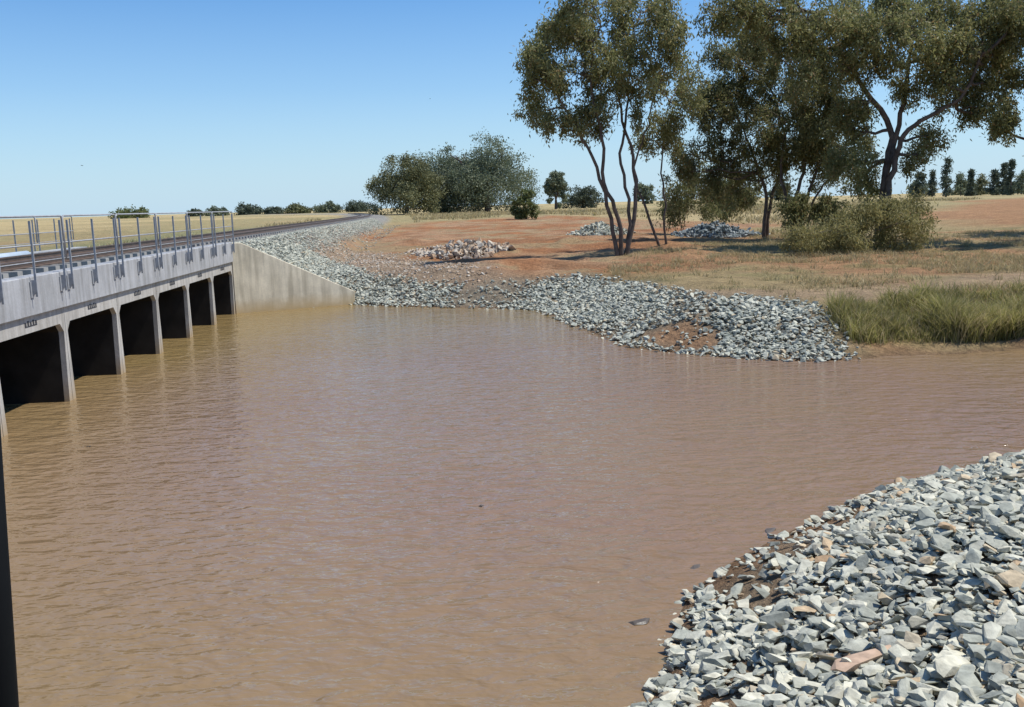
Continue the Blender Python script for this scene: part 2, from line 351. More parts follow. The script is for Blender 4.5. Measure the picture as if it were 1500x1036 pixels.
q.build('wing_wall',M['wing'],bridge,bevel=.02)
s2=loc(0,.0,0); wd2=(NR*.8-D*.6).normalized(); wn2=Vector((wd2.y,-wd2.x,0))
q=MB(); q.prism([(0,-1),(0,DECK-.02),(4,.5),(4,-1)],lambda a,c,d:s2+wd2*a+wn2*d+Vector((0,0,c)),0,.3); q.build('wing_wall',M['wing'],bridge)
TOPR=CAMH+.03
def panel(t0,t1,lat,side):
    q=MB(); z1=TOPR; z2=3.12; o=lat+side*.075
    q.tube([loc(t0,o,2.82),loc(t0,o,z1-.05),loc(t0+.05,o,z1),loc(t1-.05,o,z1),loc(t1,o,z1-.05),loc(t1,o,2.82)],.017,n=8)
    q.tube([loc(t0,o,z2),loc(t1,o,z2)],.015,n=8); q.tube([loc(t0,o,2.82),loc(t1,o,2.82)],.01,n=8)
    pn=q.build('handrail_panel',M['galv'],bridge,smooth=True)
    for tp in (t0+.16,(t0+t1)/2,t1-.16):
        q=MB(); q.box(loc(tp,lat+side*.105,(2.2+z1)/2-.04),D*.024,NR*.01,(0,0,z1-2.2-.08)); q.box(loc(tp,lat+side*.085,(2.2+z1)/2-.04),D*.01,NR*.03,(0,0,z1-2.2-.08))
        q.box(loc(tp,lat+side*.012,2.33),D*.13,NR*.02,(0,0,.28))
        q.prism([(.02,2.2),(.02,2.5),(.1,2.5),(.1,2.3)],lambda a,c,d:loc(tp+d,lat+side*a,c),-.015,.015)
        q.build('post',M['galv'],pn)
for k in range(6+NEARB):
    panel(k*BAY+.02,(k+1)*BAY-.02,.07,1); panel(k*BAY+.02,(k+1)*BAY-.02,-WID-.07,-1)
trk=empty('railway_track',loc(0,-WID/2,2.4)); tag(trk,'single railway track of brown steel rails on sleepers running over the bridge into the distance','railway track')
def trkp(t,lat,z): return loc(t,float(coff(t))+lat,z)
ts=[-12+i*2.0 for i in range(120)]
for sgn in (-1,1):
    q=MB(); pr=[(-.07,0),(-.07,.02),(-.012,.04),(-.012,.12),(-.035,.125),(-.035,.16),(.035,.16),(.035,.125),(.012,.12),(.012,.04),(.07,.02),(.07,0)]
    n=len(pr)
    for t_ in ts:
        for a,c in pr: q.v.append(tuple(trkp(t_,sgn*.755+a,2.5+c)))
    for i in range(len(ts)-1):
        for j in range(n): q.f.append((i*n+j,i*n+(j+1)%n,(i+1)*n+(j+1)%n,(i+1)*n+j))
    q.build('rail',M['rail'],trk)
st=MB()
for i in range(330):
    t_=-6+i*.65; q=MB() if 10<=i<110 else st
    q.box(trkp(t_,0,2.44),D*.24,NR*2.4,(0,0,.12))
    if q is not st: q.build('sleeper',M['sleeper'],trk)
tag(st.build('sleepers_beyond',M['sleeper'],trk),kind='stuff')
q=MB(); pts=[loc(t_,-WID+.75,2.56+.01*math.sin(t_)) for t_ in np.linspace(-4,TEND*.78,16)]
q.tube(pts,.11,n=12); tag(q.build('conduit_pipe',M['pipe'],None,smooth=True),'long pale blue pipe lying beside the rails on the bridge deck','pipe')
# ---------------------------------------------------------------- rocks
def mkvar(n,flat,seed,el=1.15):
    rs=np.random.default_rng(seed); bm=bmesh.new()
    for i in range(n):
        v=rs.uniform(-1,1,3); v=v/np.max(np.abs(v))*rs.uniform(.72,1); v=v/np.linalg.norm(v)**.55; v[2]*=flat; bm.verts.new(v*.5*np.array([el,.85,1]))
    bmesh.ops.convex_hull(bm,input=bm.verts)
    bmesh.ops.delete(bm,geom=[v for v in bm.verts if not v.link_faces],context='VERTS')
    bm.verts.index_update(); V=np.array([v.co[:] for v in bm.verts]); Fc=np.array([[v.index for v in f.verts] for f in bm.faces]); bm.free(); return V,Fc
VARS=[mkvar(13+i%6,.28+.045*(i%6),100+i,1.1+.12*(i%4)) for i in range(20)]
VLO=[mkvar(9+i%3,.5,200+i) for i in range(10)]
def rots(n,tilt=.5):
    a=rng.uniform(0,2*np.pi,n); bx=rng.normal(0,tilt,n); by=rng.normal(0,tilt,n)
    ca,sa=np.cos(a),np.sin(a); cb,sb=np.cos(bx),np.sin(bx); cc,sc=np.cos(by),np.sin(by); z=np.zeros(n); o=np.ones(n)
    Rz=np.stack([ca,-sa,z,sa,ca,z,z,z,o],1).reshape(-1,3,3); Rx=np.stack([o,z,z,z,cb,-sb,z,sb,cb],1).reshape(-1,3,3); Ry=np.stack([cc,z,sc,z,o,z,-sc,z,cc],1).reshape(-1,3,3)
    return Rx@Ry@Rz
def rocks(name,P,S,mat,vars_,parent=None,tilt=.33):
    n=len(P); Rm=rots(n,tilt); vi=rng.integers(0,len(vars_),n); VV=[];FF=[];off=0
    for k,(V,Fc) in enumerate(vars_):
        sel=np.where(vi==k)[0]
        if not len(sel): continue
        W=np.einsum('nij,vj->nvi',Rm[sel]*S[sel][:,None,None],V)+P[sel][:,None,:]
        VV.append(W.reshape(-1,3)); FF.append((Fc[None]+off+(np.arange(len(sel))*len(V))[:,None,None]).reshape(-1,3)); off+=len(sel)*len(V)
    return mesh_np(name,np.concatenate(VV),np.concatenate(FF),mat,parent)
def scat(n,poly,pad=0):
    a=np.array(poly); lo=a.min(0); hi=a.max(0); x=rng.uniform(lo[0],hi[0],n); y=rng.uniform(lo[1],hi[1],n); k=sdist(x,y,poly)<pad; return x[k],y[k]
# near bank
nx_=rng.uniform(-1.5,14,190000); ny_=rng.uniform(1.5,17,190000)
s_=sdist(nx_,ny_,pond); nearm=(ny_-np.maximum(0,nx_)*.35<13)
red=fbm(nx_,ny_,1.3,31)
keep=nearm&(s_>-.10)&(s_<7)&(rng.random(len(nx_))<.62)&~((red>.53)&(s_<.9)&(rng.random(len(nx_))<.88))&~((s_<.2)&(rng.random(len(nx_))<.55))
x=nx_[keep];y=ny_[keep];s_=s_[keep]; print('near rocks',len(x))
S=.045+.10*rng.random(len(x))**1.9+.075*(rng.random(len(x))<.035)
z=hfun(x,y)+S*.12+rng.random(len(x))*.06*sstep(0,.5,s_)
Pn=np.stack([x,y,z],1)
px,py,dd=proj(Pn); vis=(dd>1)&(px>-20)&(px<1510)&(py>600)&(py<1045)
score=np.where(vis&(px>940)&(px<1495)&(py<1030),S/np.maximum(dd,1)+ (z-hfun(x,y))*.15,0)
order=np.argsort(-score); ind=order[:300]; rest=order[300:]
vm=[]
for V,Fc in VARS:
    me=bpy.data.meshes.new('riprap_rock'); me.from_pydata(V.tolist(),[],Fc.tolist()); me.materials.append(M['rock']); vm.append(me)
for i in ind:
    o=bpy.data.objects.new('riprap_rock',vm[random.randrange(len(vm))]); COL.objects.link(o)
    o.location=(x[i],y[i],z[i]+.02); s1=float(S[i]*1.1); o.scale=(s1,s1*random.uniform(.8,1.1),s1*random.uniform(.8,1.15)); o.rotation_euler=(random.gauss(0,.3),random.gauss(0,.3),random.uniform(0,6.28))
    tag(o,'angular pale grey quarry rock in the riprap slope at lower right','rock','large rocks of the near riprap slope')
tag(rocks('riprap_stones',Pn[rest],S[rest],M['rock'],VARS),'smaller grey riprap stones covering the near bank at lower right','rocks',kind='stuff')
def single(px,py,sc,mat,label,zoff=.12,rz=0,v=3,name='riprap_rock'):
    g=gat(px,py) if zoff is not None else at(px,py); V,Fc=VARS[v]
    me=bpy.data.meshes.new(name); me.from_pydata((V*np.array(sc)).tolist(),[],Fc.tolist()); me.materials.append(mat)
    o=bpy.data.objects.new(name,me); COL.objects.link(o); o.location=(g.x,g.y,(g.z+zoff) if zoff is not None else 0.0); o.rotation_euler=(.1,-.1,rz); tag(o,label,'rock'); return o
single(1262,990,(.40,.17,.14),M['redslab'],'flat rusty brown slab of rock on the near riprap slope',.13,.5)
single(935,912,(.2,.14,.1),M['wetrock'],'dark wet rock just breaking the water left of the near riprap',None,.2,5)
single(1125,778,(.2,.15,.1),M['wetrock'],'small dark wet rock in the water above the near riprap edge',None,.9,6)
single(1018,832,(.14,.1,.06),M['wetrock'],'tiny dark rock breaking the water beside the near bank bend',None,.9,7)
# far bank riprap
x,y=scat(125000,Z_rip,.3); s_=sdist(x,y,pond); inr=sdist(x,y,Z_ripred)
dens=.8-.5*sstep(.52,.66,fbm(x,y,3,41)); edge=sdist(x,y,Z_rip)
thin=1-.75*sstep(.38,.52,fbm(x,y,1.6,42))*sstep(1.5,-1.5,x)*sstep(-7.5,-4.5,x)
k=(s_>-.25)&(rng.random(len(x))<np.where(inr<0.1,.06,dens*thin*sstep(.4,-1.0,edge)))
x=x[k];y=y[k]; S=.075+.14*rng.random(len(x))**2.3; z=hfun(x,y)+S*.12+rng.random(len(x))*.055
print('far rocks',len(x))
tag(rocks('riprap_stones',np.stack([x,y,z],1),S,M['rockfar'],VLO),'blue grey riprap rocks lining the far bank beyond the water','rocks',kind='stuff')
x,y=scat(70000,Z_grav,.8); k=(sdist(x,y,pond)>.1)&(rng.random(len(x))<.6*fbm(x,y,2,44)*sstep(.8,-1.5,sdist(x,y,Z_grav))*1.6); x=x[k];y=y[k]; S=.05+.13*rng.random(len(x))**2.5; z=hfun(x,y)+.01
tag(rocks('gravel',np.stack([x,y,z],1),S,M['rubble'],VLO),'loose tan and grey gravel on the railway embankment slope','gravel',kind='stuff')
t_=rng.uniform(TEND,TEND+75,30000); l_=rng.uniform(2.0,5.6,30000)*np.where(rng.random(30000)<.9,1,-.6)
off=coff(t_)
x=B0.x+D.x*t_+NR.x*(l_+off); y=B0.y+D.y*t_+NR.y*(l_+off); k=(sdist(x,y,pond)>.3)&(rng.random(len(x))<1-.95*sstep(2.5,4.4,l_-1.5*sstep(12,0,t_-TEND)+1.2*(fbm(x,y,3,45)-.5))); x=x[k];y=y[k]
S=.06+.12*rng.random(len(x))**1.8; z=hfun(x,y)+.03
tag(rocks('ballast_stones',np.stack([x,y,z],1),S,M['rockfar'],VLO),'grey crushed ballast on the shoulder of the railway embankment','ballast',kind='stuff')
def pile(pxy,rx,ry,hh,n,smin,smax,mat,label):
    g=gat(*pxy); a=rng.uniform(0,2*np.pi,n); q=np.sqrt(rng.random(n)); lob=.75+.35*np.sin(a*3+pxy[0])*.5+.3*rng.random(n)**2
    x=g.x+rx*q*np.cos(a)*lob; y=g.y+ry*q*np.sin(a)*lob; z=hfun(x,y)+hh*(1-q**1.2)*(.55+.45*fbm(x,y,1.3,51)*1.6)*rng.uniform(.5,1,n)
    S=smin+(smax-smin)*rng.random(n)**2
    o=rocks('rock_pile',np.stack([x,y,z],1)-np.array(g),S,mat,VLO,None,.8); o.location=g; tag(o,label,'rock pile'); return o
pile((685,373),2.6,1.9,.85,620,.12,.6,M['rubble'],'heap of brown rubble and broken rock on the red clay left of the gum trees')
pile((635,370),1.5,1.1,.35,260,.12,.4,M['rubble'],'small low scatter of tan rubble at the left foot of the brown heap')
pile((880,344),2.6,2.5,.95,620,.2,.5,M['rockfar'],'low pale blue grey gravel pile behind the left gum tree')
pile((1050,347),3.2,2.5,1.2,900,.2,.45,M['bluerock'],'larger dark blue grey rock pile in the shade right of the second gum tree')
# ---------------------------------------------------------------- grass
def blades(name,x,y,h,w,mat,lean=.35):
    n=len(x); z=hfun(x,y)-.03; a=rng.uniform(0,2*np.pi,n); d=np.stack([np.cos(a),np.sin(a),0*a],1); ln=rng.normal(0,lean,(n,2))*h[:,None]
    P=np.stack([x,y,z],1); mid=P+np.stack([ln[:,0]*.35,ln[:,1]*.35,h*.6],1); tip=P+np.stack([ln[:,0],ln[:,1],h],1); W=w[:,None]*d
    V=np.stack([P-W,P+W,mid+W*.8,mid-W*.8,tip],1).reshape(-1,3); b_=np.arange(n)[:,None]*5
    return mesh_np(name,V,np.concatenate([b_+np.array([0,1,2]),b_+np.array([0,2,3]),b_+np.array([3,2,4])]),mat)
def tufts(nt_,per,poly,spread,pad=0):
    tx,ty=scat(nt_,poly,pad); n=len(tx); s=spread*(.5+rng.random(n)); kx=np.repeat(np.arange(n),per)
    return tx[kx]+rng.normal(size=n*per)*s[kx],ty[kx]+rng.normal(size=n*per)*s[kx],kx,n
x,y,kx,n=tufts(3000,32,Z_reed,.12,.4); cl=fbm(x,y,1.7,62); hb=(.16+.48*sstep(.3,.7,cl)+.3*rng.random(n)[kx]**2); h=hb*(.5+.55*rng.random(len(x)))
k=(sdist(x,y,pond)>.6)&(rng.random(n)[kx]<.45+sstep(.3,.5,cl)); x,y,h=x[k],y[k],h[k]; print('reeds',len(x))
tag(blades('reeds',x,y,h,np.full(len(x),.009),M['reed'],.45),'tall green and straw reeds growing along the right bank','reeds',kind='stuff')
gp=gpoly([(880,402),(905,378),(1000,360),(1150,338),(1340,342),(1700,335),(1900,470),(1500,452),(1250,462),(1150,443),(1000,430)])
x,y,kx,n=tufts(17000,14,gp,.12); f=fbm(x,y,3.2,63); 
k=(rng.random(n)[kx]<.10+.9*sstep(.46,.66,f)*(rng.random(n)[kx]<.8))&(sdist(x,y,Z_rip)>.2)&((sdist(x,y,Z_road)>.3*rng.random(n)[kx])|(rng.random(n)[kx]<.06))
hh_=.05+.12*fbm(x,y,3,63)+.2*rng.random(n)[kx]**2; x=x[k];y=y[k];h=(hh_*(.6+.6*rng.random(len(hh_))))[k]; print('dry',len(x))
tag(blades('dry_grass',x,y,h,np.full(len(x),.011),M['drygrass'],.6),'short straw coloured grass under and before the gum trees','grass',kind='stuff')
x=rng.uniform(-30,110,60000); y=rng.uniform(62,170,60000); tl,ll=track_lat(x,y)
k=(np.abs(ll)>7)&(fbm(x,y,9,66)>.46)&(sdist(x,y,Z_red)>2)&(sdist(x,y,Z_red2)>2); x=x[k];y=y[k]; h=.25+.35*rng.random(len(x))
tag(blades('field_grass',x,y,h,np.full(len(x),.06),M['drygrass'],.5),'pale dry field grass behind the red clay','grass',kind='stuff')
# ---------------------------------------------------------------- trees
def leaves(name,C,sig,n,ll,lw,mat,parent,droop=.7,vz=.8):
    C=np.asarray(C); k=rng.integers(0,len(C),n); sg=np.asarray(sig)
    P=C[k]+rng.normal(size=(n,3))*sg[k][:,None]*np.array([1,1,vz])
    d=rng.normal(size=(n,3))*.6; d[:,2]-=droop; d/=np.linalg.norm(d,axis=1)[:,None]
    s=np.cross(d,rng.normal(size=(n,3))); s/=np.linalg.norm(s,axis=1)[:,None]
    Lh=ll*rng.uniform(.7,1.3,n)[:,None]; W=lw*rng.uniform(.7,1.3,n)[:,None]
    V=np.stack([P,P+d*Lh*.45+s*W/2,P+d*Lh,P+d*Lh*.45-s*W/2],1).reshape(-1,3)
    return mesh_np(name,V,np.arange(n*4).reshape(-1,4),mat,parent)
def curve(a,b,n=5,wob=.08,sag=0):
    a=Vector(a);b=Vector(b);L=(b-a).length; out=[]
    o=Vector((random.gauss(0,1),random.gauss(0,1),random.gauss(0,.5)))*wob*L
    for i in range(n+1):
        t=i/n; q=a.lerp(b,t)+o*math.sin(math.pi*t)+Vector((0,0,1))*sag*L*math.sin(math.pi*t)
        if 0<i<n: q+=Vector((random.gauss(0,1),random.gauss(0,1),random.gauss(0,1)))*.02*L
        out.append(q)
    return out
def densify(pts,n=4):
    out=[]; P=[pts[0]]+pts+[pts[-1]]
    for i in range(1,len(P)-2):
        for k in range(n):
            t=k/n; a,b_,c,d=P[i-1],P[i],P[i+1],P[i+2]
            out.append(.5*((2*b_)+(c-a)*t+(2*a-5*b_+4*c-d)*t*t+(3*b_-a-3*c+d)*t*t*t)+Vector((random.gauss(0,.04),random.gauss(0,.04),0)))
    out.append(pts[-1]); return out
def gumtree(label,basepx,stems,blobs,Y=None,r=.16,nl=16000,mat='gum',ll=.2,lw=.065,sub=12,sig=.23,name='gum_tree',cat='tree',depth=.9,group=None,vz=1.1):
    g=gat(*basepx); Y=Y or g.y; base=Vector((aty(basepx[0],basepx[1],Y).x,Y,0)); base.z=gz(base.x,Y)
    root=empty(name,base); tag(root,label,cat,group)
    allp=[]
    for si,stm in enumerate(stems):
        off=random.uniform(-.5,.5); pts=[]
        for i,(a,b_) in enumerate(stm):
            j=min(1,i/2)*.15*Y/45
            pts.append(aty(a,b_,Y+(off*i*.7))+Vector((random.uniform(-j,j),0,0)))
        pts[0]=Vector((pts[0].x,base.y+off*.3,gz(pts[0].x,base.y)-.25))
        pts=densify(pts); q=MB(); rr_=r*random.uniform(.7,1.05)*(1 if si==0 else .85); q.tube(pts,rr_,rr_*.3,n=9)
        q.build('trunk',M['bark'],root,smooth=True); allp+= [(v,i/len(pts)) for i,v in enumerate(pts) if i>len(pts)*.3]
    br=MB(); C=[];SG=[]
    for (a,b_,rx,ry) in blobs:
        sc=Y/FPX; RX=rx*sc*1.08; RY=ry*sc*1.08; dz=random.uniform(-1,1)*depth*max(RX,1.2)*1.3; c=aty(a,b_,Y+dz)
        cand=min(allp,key=lambda v:(v[0]-c).length+max(0,(v[0].z-c.z))*1.2)[0]
        pts=curve(cand,c,6,.12,-.04); br.tube(pts,r*.34,r*.13,n=6)
        ns=max(4,int(sub*(rx*ry/1800)**.7))
        for k in range(ns):
            v=Vector((random.gauss(0,1),random.gauss(0,1),random.gauss(0,1))).normalized()*random.random()**.4
            q=c+Vector((v.x*RX,v.y*RX*depth,v.z*RY)); s_=random.choice(pts[3:])
            tw=curve(s_,q,4,.12,.05); br.tube(tw,r*.12,.014,n=4,cap=False)
            w_=random.uniform(.5,1.5)
            C+= [q[:]]*int(1+2.2*w_); SG+= [sig*w_]*int(1+2.2*w_)
            C.append((q+Vector((random.gauss(0,.35),random.gauss(0,.35),-.5)))[:]); SG.append(sig*.6)
    br.build('branches',M['bark'],root,smooth=True)
    leaves('crown',C,SG,nl,ll,lw,M[mat],root,.7,vz); return root
gumtree('tall slender gum tree with several dark stems from one base, leftmost of the near trees',(908,374),
 [[(902,372),(896,320),(876,245),(850,190),(815,130),(798,90)],[(910,374),(905,320),(889,268),(884,200),(870,130),(868,60)],[(918,376),(922,310),(912,240),(918,180),(925,110),(930,40)],[(914,372),(930,300),(928,230),(905,160),(890,90)]],
 [(800,75,38,38),(782,115,24,34),(795,165,24,32),(835,50,45,45),(852,110,50,45),(845,170,35,25),(820,185,25,18),(900,40,50,45),(910,100,45,45),(880,160,30,26),(925,145,26,26),(870,10,55,30),(940,15,45,35),(955,75,35,35),(985,30,32,40),(995,65,22,30),(772,80,16,20)],None,.135,40000,'gum')
gumtree('thin forked gum tree with two bare stems just right of the leftmost gum',(972,358),
 [[(968,358),(945,305),(932,250),(948,195),(962,150),(975,95)],[(976,360),(973,300),(970,240),(970,190),(985,150)]],
 [(975,175,28,24),(1000,150,24,24),(960,130,24,24),(940,205,14,12),(985,195,22,14),(1010,120,20,18)],None,.10,8000,'gum')
gumtree('leaning gum tree with dense low foliage between the slender gums and the largest tree',(1118,333),
 [[(1118,333),(1122,290),(1112,240),(1090,190),(1070,150)],[(1122,333),(1135,280),(1150,230),(1140,170),(1120,110)]],
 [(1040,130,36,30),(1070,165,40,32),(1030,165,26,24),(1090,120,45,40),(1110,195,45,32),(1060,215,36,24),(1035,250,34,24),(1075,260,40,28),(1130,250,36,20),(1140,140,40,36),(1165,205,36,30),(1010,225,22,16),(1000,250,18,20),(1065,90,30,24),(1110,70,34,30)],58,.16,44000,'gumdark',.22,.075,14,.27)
gumtree('dark gum tree with several thin trunks standing left of the largest gum',(1165,334),
 [[(1160,334),(1165,290),(1175,240),(1180,180),(1170,110)],[(1172,334),(1180,290),(1200,240),(1215,190),(1225,140)],[(1178,334),(1190,300),(1205,270),(1240,240)],[(1166,334),(1150,290),(1148,240),(1155,180)]],
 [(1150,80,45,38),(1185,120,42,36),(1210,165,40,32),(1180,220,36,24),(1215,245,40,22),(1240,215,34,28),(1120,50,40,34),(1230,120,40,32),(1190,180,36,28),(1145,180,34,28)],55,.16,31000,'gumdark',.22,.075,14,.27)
gumtree('largest spreading gum tree with thick trunk and crown reaching the top of the photo',(1285,345),
 [[(1285,345),(1292,290),(1302,235),(1305,190),(1270,130),(1230,70),(1200,20)],[(1290,345),(1300,280),(1312,225),(1335,190),(1375,165),(1415,135),(1440,80)],[(1288,345),(1298,270),(1306,215),(1320,150),(1330,90),(1340,20)]],
 [(1060,5,30,22),(1080,20,34,26),(1120,15,40,28),(1180,25,50,34),(1245,20,50,36),(1310,20,50,40),(1375,25,50,40),(1440,25,50,40),(1490,30,35,35),(1225,80,45,32),(1290,85,40,26),(1360,85,45,34),(1425,90,42,34),(1470,75,35,30),(1410,140,34,18),(1445,165,30,16),(1270,150,34,20),(1240,240,34,22),(1258,268,34,20),(1200,100,35,26),(1345,225,22,12),(1160,60,34,24),(1330,50,40,30),(1245,190,30,20),(1400,60,40,30),(1385,118,30,16),(1450,120,30,22),(1470,40,34,28),(1270,50,40,30),(1340,130,24,14),(1365,200,16,10)],47,.27,82000,'gum',.21,.07,14,.25)
gumtree('gum tree past the right edge with a leafy limb hanging into view',(1640,360),
 [[(1640,360),(1620,260),(1590,190),(1540,110),(1500,60)],[(1640,360),(1600,270),(1540,215),(1490,200),(1450,178)]],
 [(1500,120,30,24),(1490,165,24,16),(1530,60,50,40),(1580,110,50,40),(1640,60,70,50),(1700,130,60,50),(1560,180,40,26),(1620,170,50,40),(1465,185,14,10),(1495,15,40,30)],46,.22,36000,'gum')
gumtree('gum tree standing out of frame right whose shade falls on the grass',(1625,335),
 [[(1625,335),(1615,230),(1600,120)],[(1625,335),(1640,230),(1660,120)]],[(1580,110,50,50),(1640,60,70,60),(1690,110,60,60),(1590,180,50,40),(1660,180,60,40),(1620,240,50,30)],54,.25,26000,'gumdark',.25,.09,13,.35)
def shrub(label,basepx,blobs,Y=None,nl=6000,mat='olivebush',ll=.15,lw=.05,sig=.26,sub=9,name='shrub'):
    return gumtree(label,basepx,[[basepx,(basepx[0]+4,basepx[1]-15),(basepx[0]+9,basepx[1]-32)],[basepx,(basepx[0]-5,basepx[1]-16),(basepx[0]-12,basepx[1]-30)]],blobs,Y,.04,nl,mat,ll,lw,sub,sig,name,'shrub',.8,None,.8)
shrub('large olive shrub spilling over the grass at the foot of the largest gum',(1270,368),[(1215,338,36,16),(1245,328,34,22),(1290,318,38,24),(1325,326,34,20),(1340,304,20,14),(1270,350,66,12),(1200,349,26,11),(1262,310,20,12),(1318,349,42,12),(1232,357,34,8),(1180,342,18,8),(1300,300,14,10)],42.5,24000,'olivebush',.17,.045,.26)
shrub('small leafy green bush low between the leaning gum and the large shrub',(1190,330),[(1185,300,24,18),(1160,310,18,12),(1205,310,20,14)],52,7000,'gumdark',.2,.07)
shrub('dark green bush behind the second gum and the dark rock pile',(1000,325),[(1000,285,24,22),(985,305,18,14),(1025,300,22,14),(1020,272,14,12)],66,6000,'gumdark',.25,.08,.4)
shrub('dark leafy sapling between the rock pile and the leaning gum',(1062,318),[(1060,270,28,26),(1050,295,26,18),(1085,292,20,16)],72,7000,'gumdark',.28,.09,.45)
def fartree(label,x0,x1,ytop,ybase,Y,mat='greytree',nl=5000,name='tree',nb=9,cat='tree',low=.1,lf=1.0,bs=(.22,.36)):
    cx=(x0+x1)/2; base=aty(cx,ybase,Y); z0=gz(base.x,Y); sc=Y/FPX
    root=empty(name,(base.x,Y,z0)); tag(root,label,cat)
    topz=aty(cx,ytop,Y).z; Hh=topz-z0; W=(x1-x0)*sc/2
    q=MB()
    hub=Vector((base.x,Y,z0+Hh*.22)); q.tube([Vector((base.x,Y,z0-.3)),hub],Hh*.04,Hh*.028,n=7)
    for k in range(5):
        q.tube([hub,Vector((base.x+random.uniform(-.3,.3)*W,Y+random.uniform(-.3,.3)*W,z0+Hh*.42)),Vector((base.x+random.uniform(-.7,.7)*W,Y+random.uniform(-.5,.5)*W,z0+Hh*.7))],Hh*.02,Hh*.006,n=5)
    q.build('trunk',M['bark'],root)
    C=[];SG=[]
    for k in range(nb):
        a=random.uniform(0,6.283); rad=math.sqrt(random.random())
        top_=math.sqrt(max(.12,1-rad*rad*.7))
        R_=W*random.uniform(*bs); zz=z0+Hh*(low+(.95*top_-low)*random.random()**.6)-R_*.5; zz=max(zz,z0+R_*.4+low*Hh*.6)
        cx_=base.x+(W-R_*.8)*rad*math.cos(a); cy_=Y+(W-R_)*rad*math.sin(a)
        for j in range(10):
            v=Vector((random.gauss(0,1),random.gauss(0,1),random.gauss(0,1))).normalized()*R_*random.uniform(.6,1)
            C.append((cx_+v.x,cy_+v.y,zz+v.z*.8)); SG.append(R_*.22)
    s=max(.26,2.6*sc)*lf; leaves('crown',C,SG,nl,s*1.1,s*.6,M[mat],root,.2); return root
fartree('broad olive tree at the left of the distant clump of three',538,655,222,308,190,'olivetree',24000,nb=50,low=.02)
fartree('middle tree of the distant clump of three, grey green and rounded',580,725,214,306,205,'greytree',30000,nb=64,low=.02)
fartree('tallest grey green tree at the right of the distant clump of three',640,788,190,304,200,'greytree',36000,nb=74,low=.03)
fartree('small bright green bushy tree in front of the right end of the distant clump',750,792,270,318,120,'brightbush',4500,low=.02,nb=14)
fartree('lone small tree with a narrow upright crown right of the distant clump',795,834,244,305,230,'greytree',6500,nb=26,low=.04)
fartree('low dark spreading tree right of the narrow upright distant tree',818,888,270,304,240,'pine',5500,low=.02,nb=20)
far=[(162,222,302,318,'brightbush','low bright green tree at far left of the skyline beyond the handrails'),(272,300,306,320,'pine','tiny dark tree on the skyline behind the end of the handrail'),(296,338,304,320,'greytree','low grey tree on the skyline left of the dark round one'),
 (340,388,296,320,'pine','dark round tree on the skyline above the far end of the bridge'),(384,425,302,320,'pine','second low dark tree on the skyline right of the bridge end'),(416,460,298,320,'olivetree','low olive tree on the skyline in the middle of the left treeline'),
 (455,500,295,318,'greytree','low grey green tree on the skyline left of the dark hedge like tree'),(495,562,292,316,'pine','wide dark low tree on the skyline at the left foot of the distant clump'),
 (925,960,262,300,'greytree','faint distant tree seen between the stems of the two slender gums'),(1125,1160,262,294,'pine','distant dark tree seen low behind the leaning gum'),
 (1330,1372,262,284,'greytree','low grey scrub tree at the left end of the right skyline pines'),(1395,1450,262,282,'olivetree','low wide scrub tree below the middle of the right skyline pines'),(1450,1515,260,280,'greytree','low scrub tree below the right end of the skyline pines')]
for a,b_,c_,d_,m_,l_ in far: fartree(l_,a,b_,c_,d_,430,m_,3000,nb=18,low=.0)
def pine(px,top,bot,w,Y,label,mat='pine'):
    base=aty(px,bot,Y); z0=gz(base.x,Y); topz=aty(px,top,Y).z; Hh=topz-z0; W=w*Y/FPX/2
    root=empty('cypress_pine',(base.x,Y,z0)); tag(root,label,'tree')
    q=MB(); q.tube([(base.x,Y,z0-.2),(base.x,Y,z0+Hh*.6)],Hh*.025,Hh*.01); q.build('trunk',M['bark'],root)
    C=[];SG=[]; pw=random.uniform(.45,.9)
    for k in range(26):
        u=random.random()**1.15; rad=(1-u)**pw*W*random.uniform(.2,1.1); a=random.uniform(0,6.28); C.append((base.x+rad*math.cos(a),Y+rad*math.sin(a),z0+Hh*(.06+.9*u))); SG.append(W*.2)
    leaves('crown',C,SG,1700,.75,.35,M[mat],root,.2)
pn=[(1347,252,276,24,300,'leftmost small dark cypress pine on the right skyline','pine'),(1366,247,275,16,330,'short cypress pine second from the left on the right skyline','pine'),(1386,230,275,22,290,'tall cypress pine rising above the left half of the right skyline row','pine'),(1408,252,274,26,340,'low broad cypress pine just right of the tall one on the right skyline','greytree'),
(1422,243,274,13,300,'pointed cypress pine in the middle of the right skyline row','pine'),(1437,256,273,24,350,'low wide cypress pine in the middle of the right skyline row','olivetree'),(1456,247,273,20,310,'thin cypress pine right of the low wide one on the skyline','pine'),(1470,239,272,16,300,'cypress pine third from the right edge of the photo','pine'),
(1481,232,272,14,290,'tallest cypress pine near the right edge of the photo','pine'),(1497,250,271,26,330,'cypress pine cut by the right edge of the photo','greytree')]
for a in pn: pine(*a)
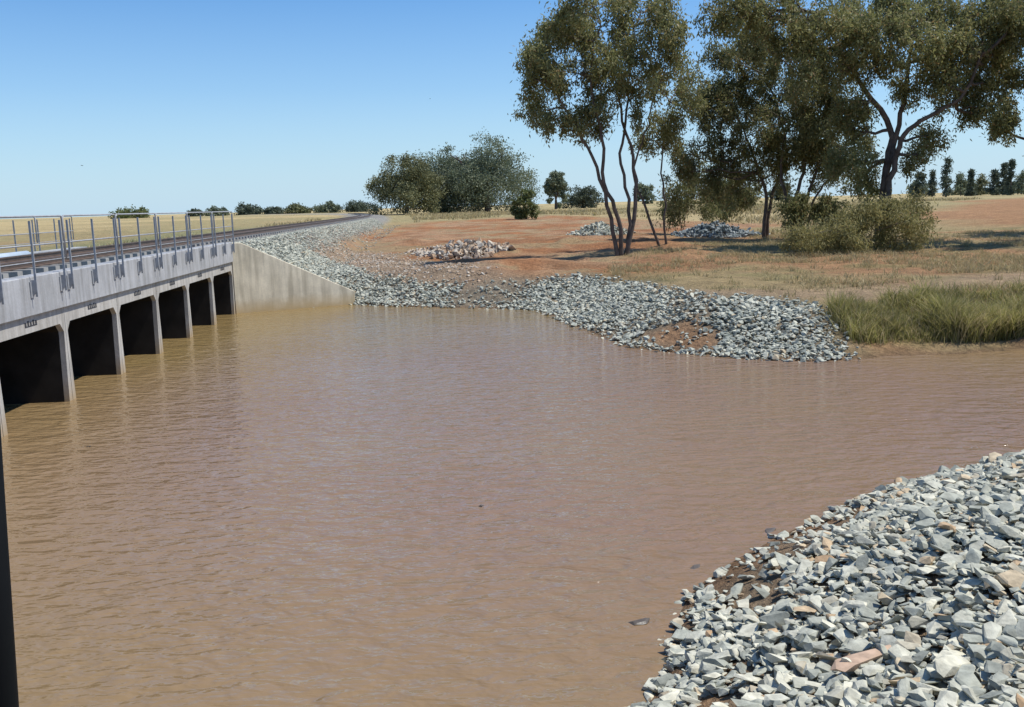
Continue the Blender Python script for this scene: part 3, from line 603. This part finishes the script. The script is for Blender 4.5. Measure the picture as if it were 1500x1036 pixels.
# ---------------------------------------------------------------- black post, birds, debris
b0=aty(4,1060,2.0); b1=aty(-26,640,1.95); dv=(b1-b0).normalized(); g0=gz(b0.x,b0.y)
lo=b0+dv*((g0-.2-b0.z)/dv.z); hi=b0+dv*((3.45-b0.z)/dv.z)
pr=empty('marker_post',(lo.x,lo.y,g0)); tag(pr,'black steel post leaning slightly at the lower left edge of the photo','post')
q=MB(); q.tube([lo,lo.lerp(hi,.5),hi],.036,n=20); q.build('pole',M['black'],pr,smooth=True)
q=MB(); q.tube([hi,hi+dv*.015,hi+dv*.03],.042,.034,n=20); q.build('cap',M['black'],pr,smooth=True)
q=MB(); q.box(lo.lerp(hi,.12)+Vector((.03,0,0)),(.09,0,0),(0,.03,0),(0,0,.05)); q.build('clamp',M['black'],pr,bevel=.006)
def bird(px,py,Y,span,label):
    c=aty(px,py,Y); q=MB()
    q.tube([(-.5*span*.5,0,0),(-.1*span,0,.03*span),(.16*span,0,.02*span),(.26*span,0,0)],.02*span,.03*span,n=8)
    for s in (-1,1):
        b=len(q.v)
        for v in ((.1,0,.03),(-.08,0,.03),(-.06,s*.25,.12),(.07,s*.25,.12),(-.09,s*.5,.05)): q.v.append(tuple(span*k for k in v))
        q.f+= [(b,b+1,b+2,b+3),(b+3,b+2,b+4)]
    ob=q.build('bird',M['bird']); ob.location=c; ob.rotation_euler=(0,0,random.uniform(0,3)); tag(ob,label,'bird')
bird(120,243,60,.32,'tiny dark bird in the sky at left above the handrails')
bird(630,145,100,.32,'tiny dark bird high in the sky left of the gum trees')
for px,py,lb in ((705,742,'small dark leaf cluster floating in the middle of the pond'),(130,655,'small dark twig floating near the bridge at left')):
    g=at(px,py); q=MB()
    for k in range(4):
        a=random.uniform(0,3.14); q.tube([(-.03*math.cos(a),-.03*math.sin(a),.004),(0,0,.012),(.035*math.cos(a),.035*math.sin(a),.006)],.006,.004,n=5)
    o=q.build('floating_debris',M['wetrock']); o.location=(g.x,g.y,.005); tag(o,lb,'debris')
# ---------------------------------------------------------------- light
el=math.radians(62); sx,sy=1.0,.1; hl=math.hypot(sx,sy); sx/=hl; sy/=hl
sv=Vector((math.cos(el)*sx,math.cos(el)*sy,math.sin(el)))
ld=bpy.data.lights.new('sun','SUN'); ld.energy=5.0; ld.angle=math.radians(.5); ld.color=(1,.965,.90)
lo_=bpy.data.objects.new('sun',ld); COL.objects.link(lo_); lo_.rotation_euler=sv.to_track_quat('Z','Y').to_euler(); lo_.location=(20,0,40)
w=bpy.data.worlds.new('World'); scene.world=w; w.use_nodes=True; nt=w.node_tree; bg=nt.nodes['Background']
sk=nt.nodes.new('ShaderNodeTexSky'); sk.sky_type='NISHITA'; sk.sun_disc=False; sk.sun_elevation=el; sk.sun_rotation=math.atan2(sx,sy); sk.altitude=100; sk.air_density=1.0; sk.dust_density=.3; sk.ozone_density=1.5
tc=nt.nodes.new('ShaderNodeTexCoord'); sp=nt.nodes.new('ShaderNodeSeparateXYZ'); nt.links.new(tc.outputs['Generated'],sp.inputs[0])
tint=ramp(nt,sp.outputs[2],[(0,(.70,.84,1)),(.06,(.60,.80,1)),(.22,(.42,.72,1)),(.35,(.40,.68,1)),(1,(.6,.82,1))])
skc=mixc(nt,1.0,sk.outputs[0],tint,'MULTIPLY')
hz=ramp(nt,sp.outputs[2],[(0,(.85,)*3),(.05,(.6,)*3),(.12,(.25,)*3),(.24,(0,)*3)])
skc=mixc(nt,hz,skc,(3.5,4.9,6.1))
nt.links.new(skc,bg.inputs[0]); bg.inputs[1].default_value=.148
scene.view_settings.view_transform='Standard'; scene.view_settings.look='None'; scene.view_settings.exposure=0
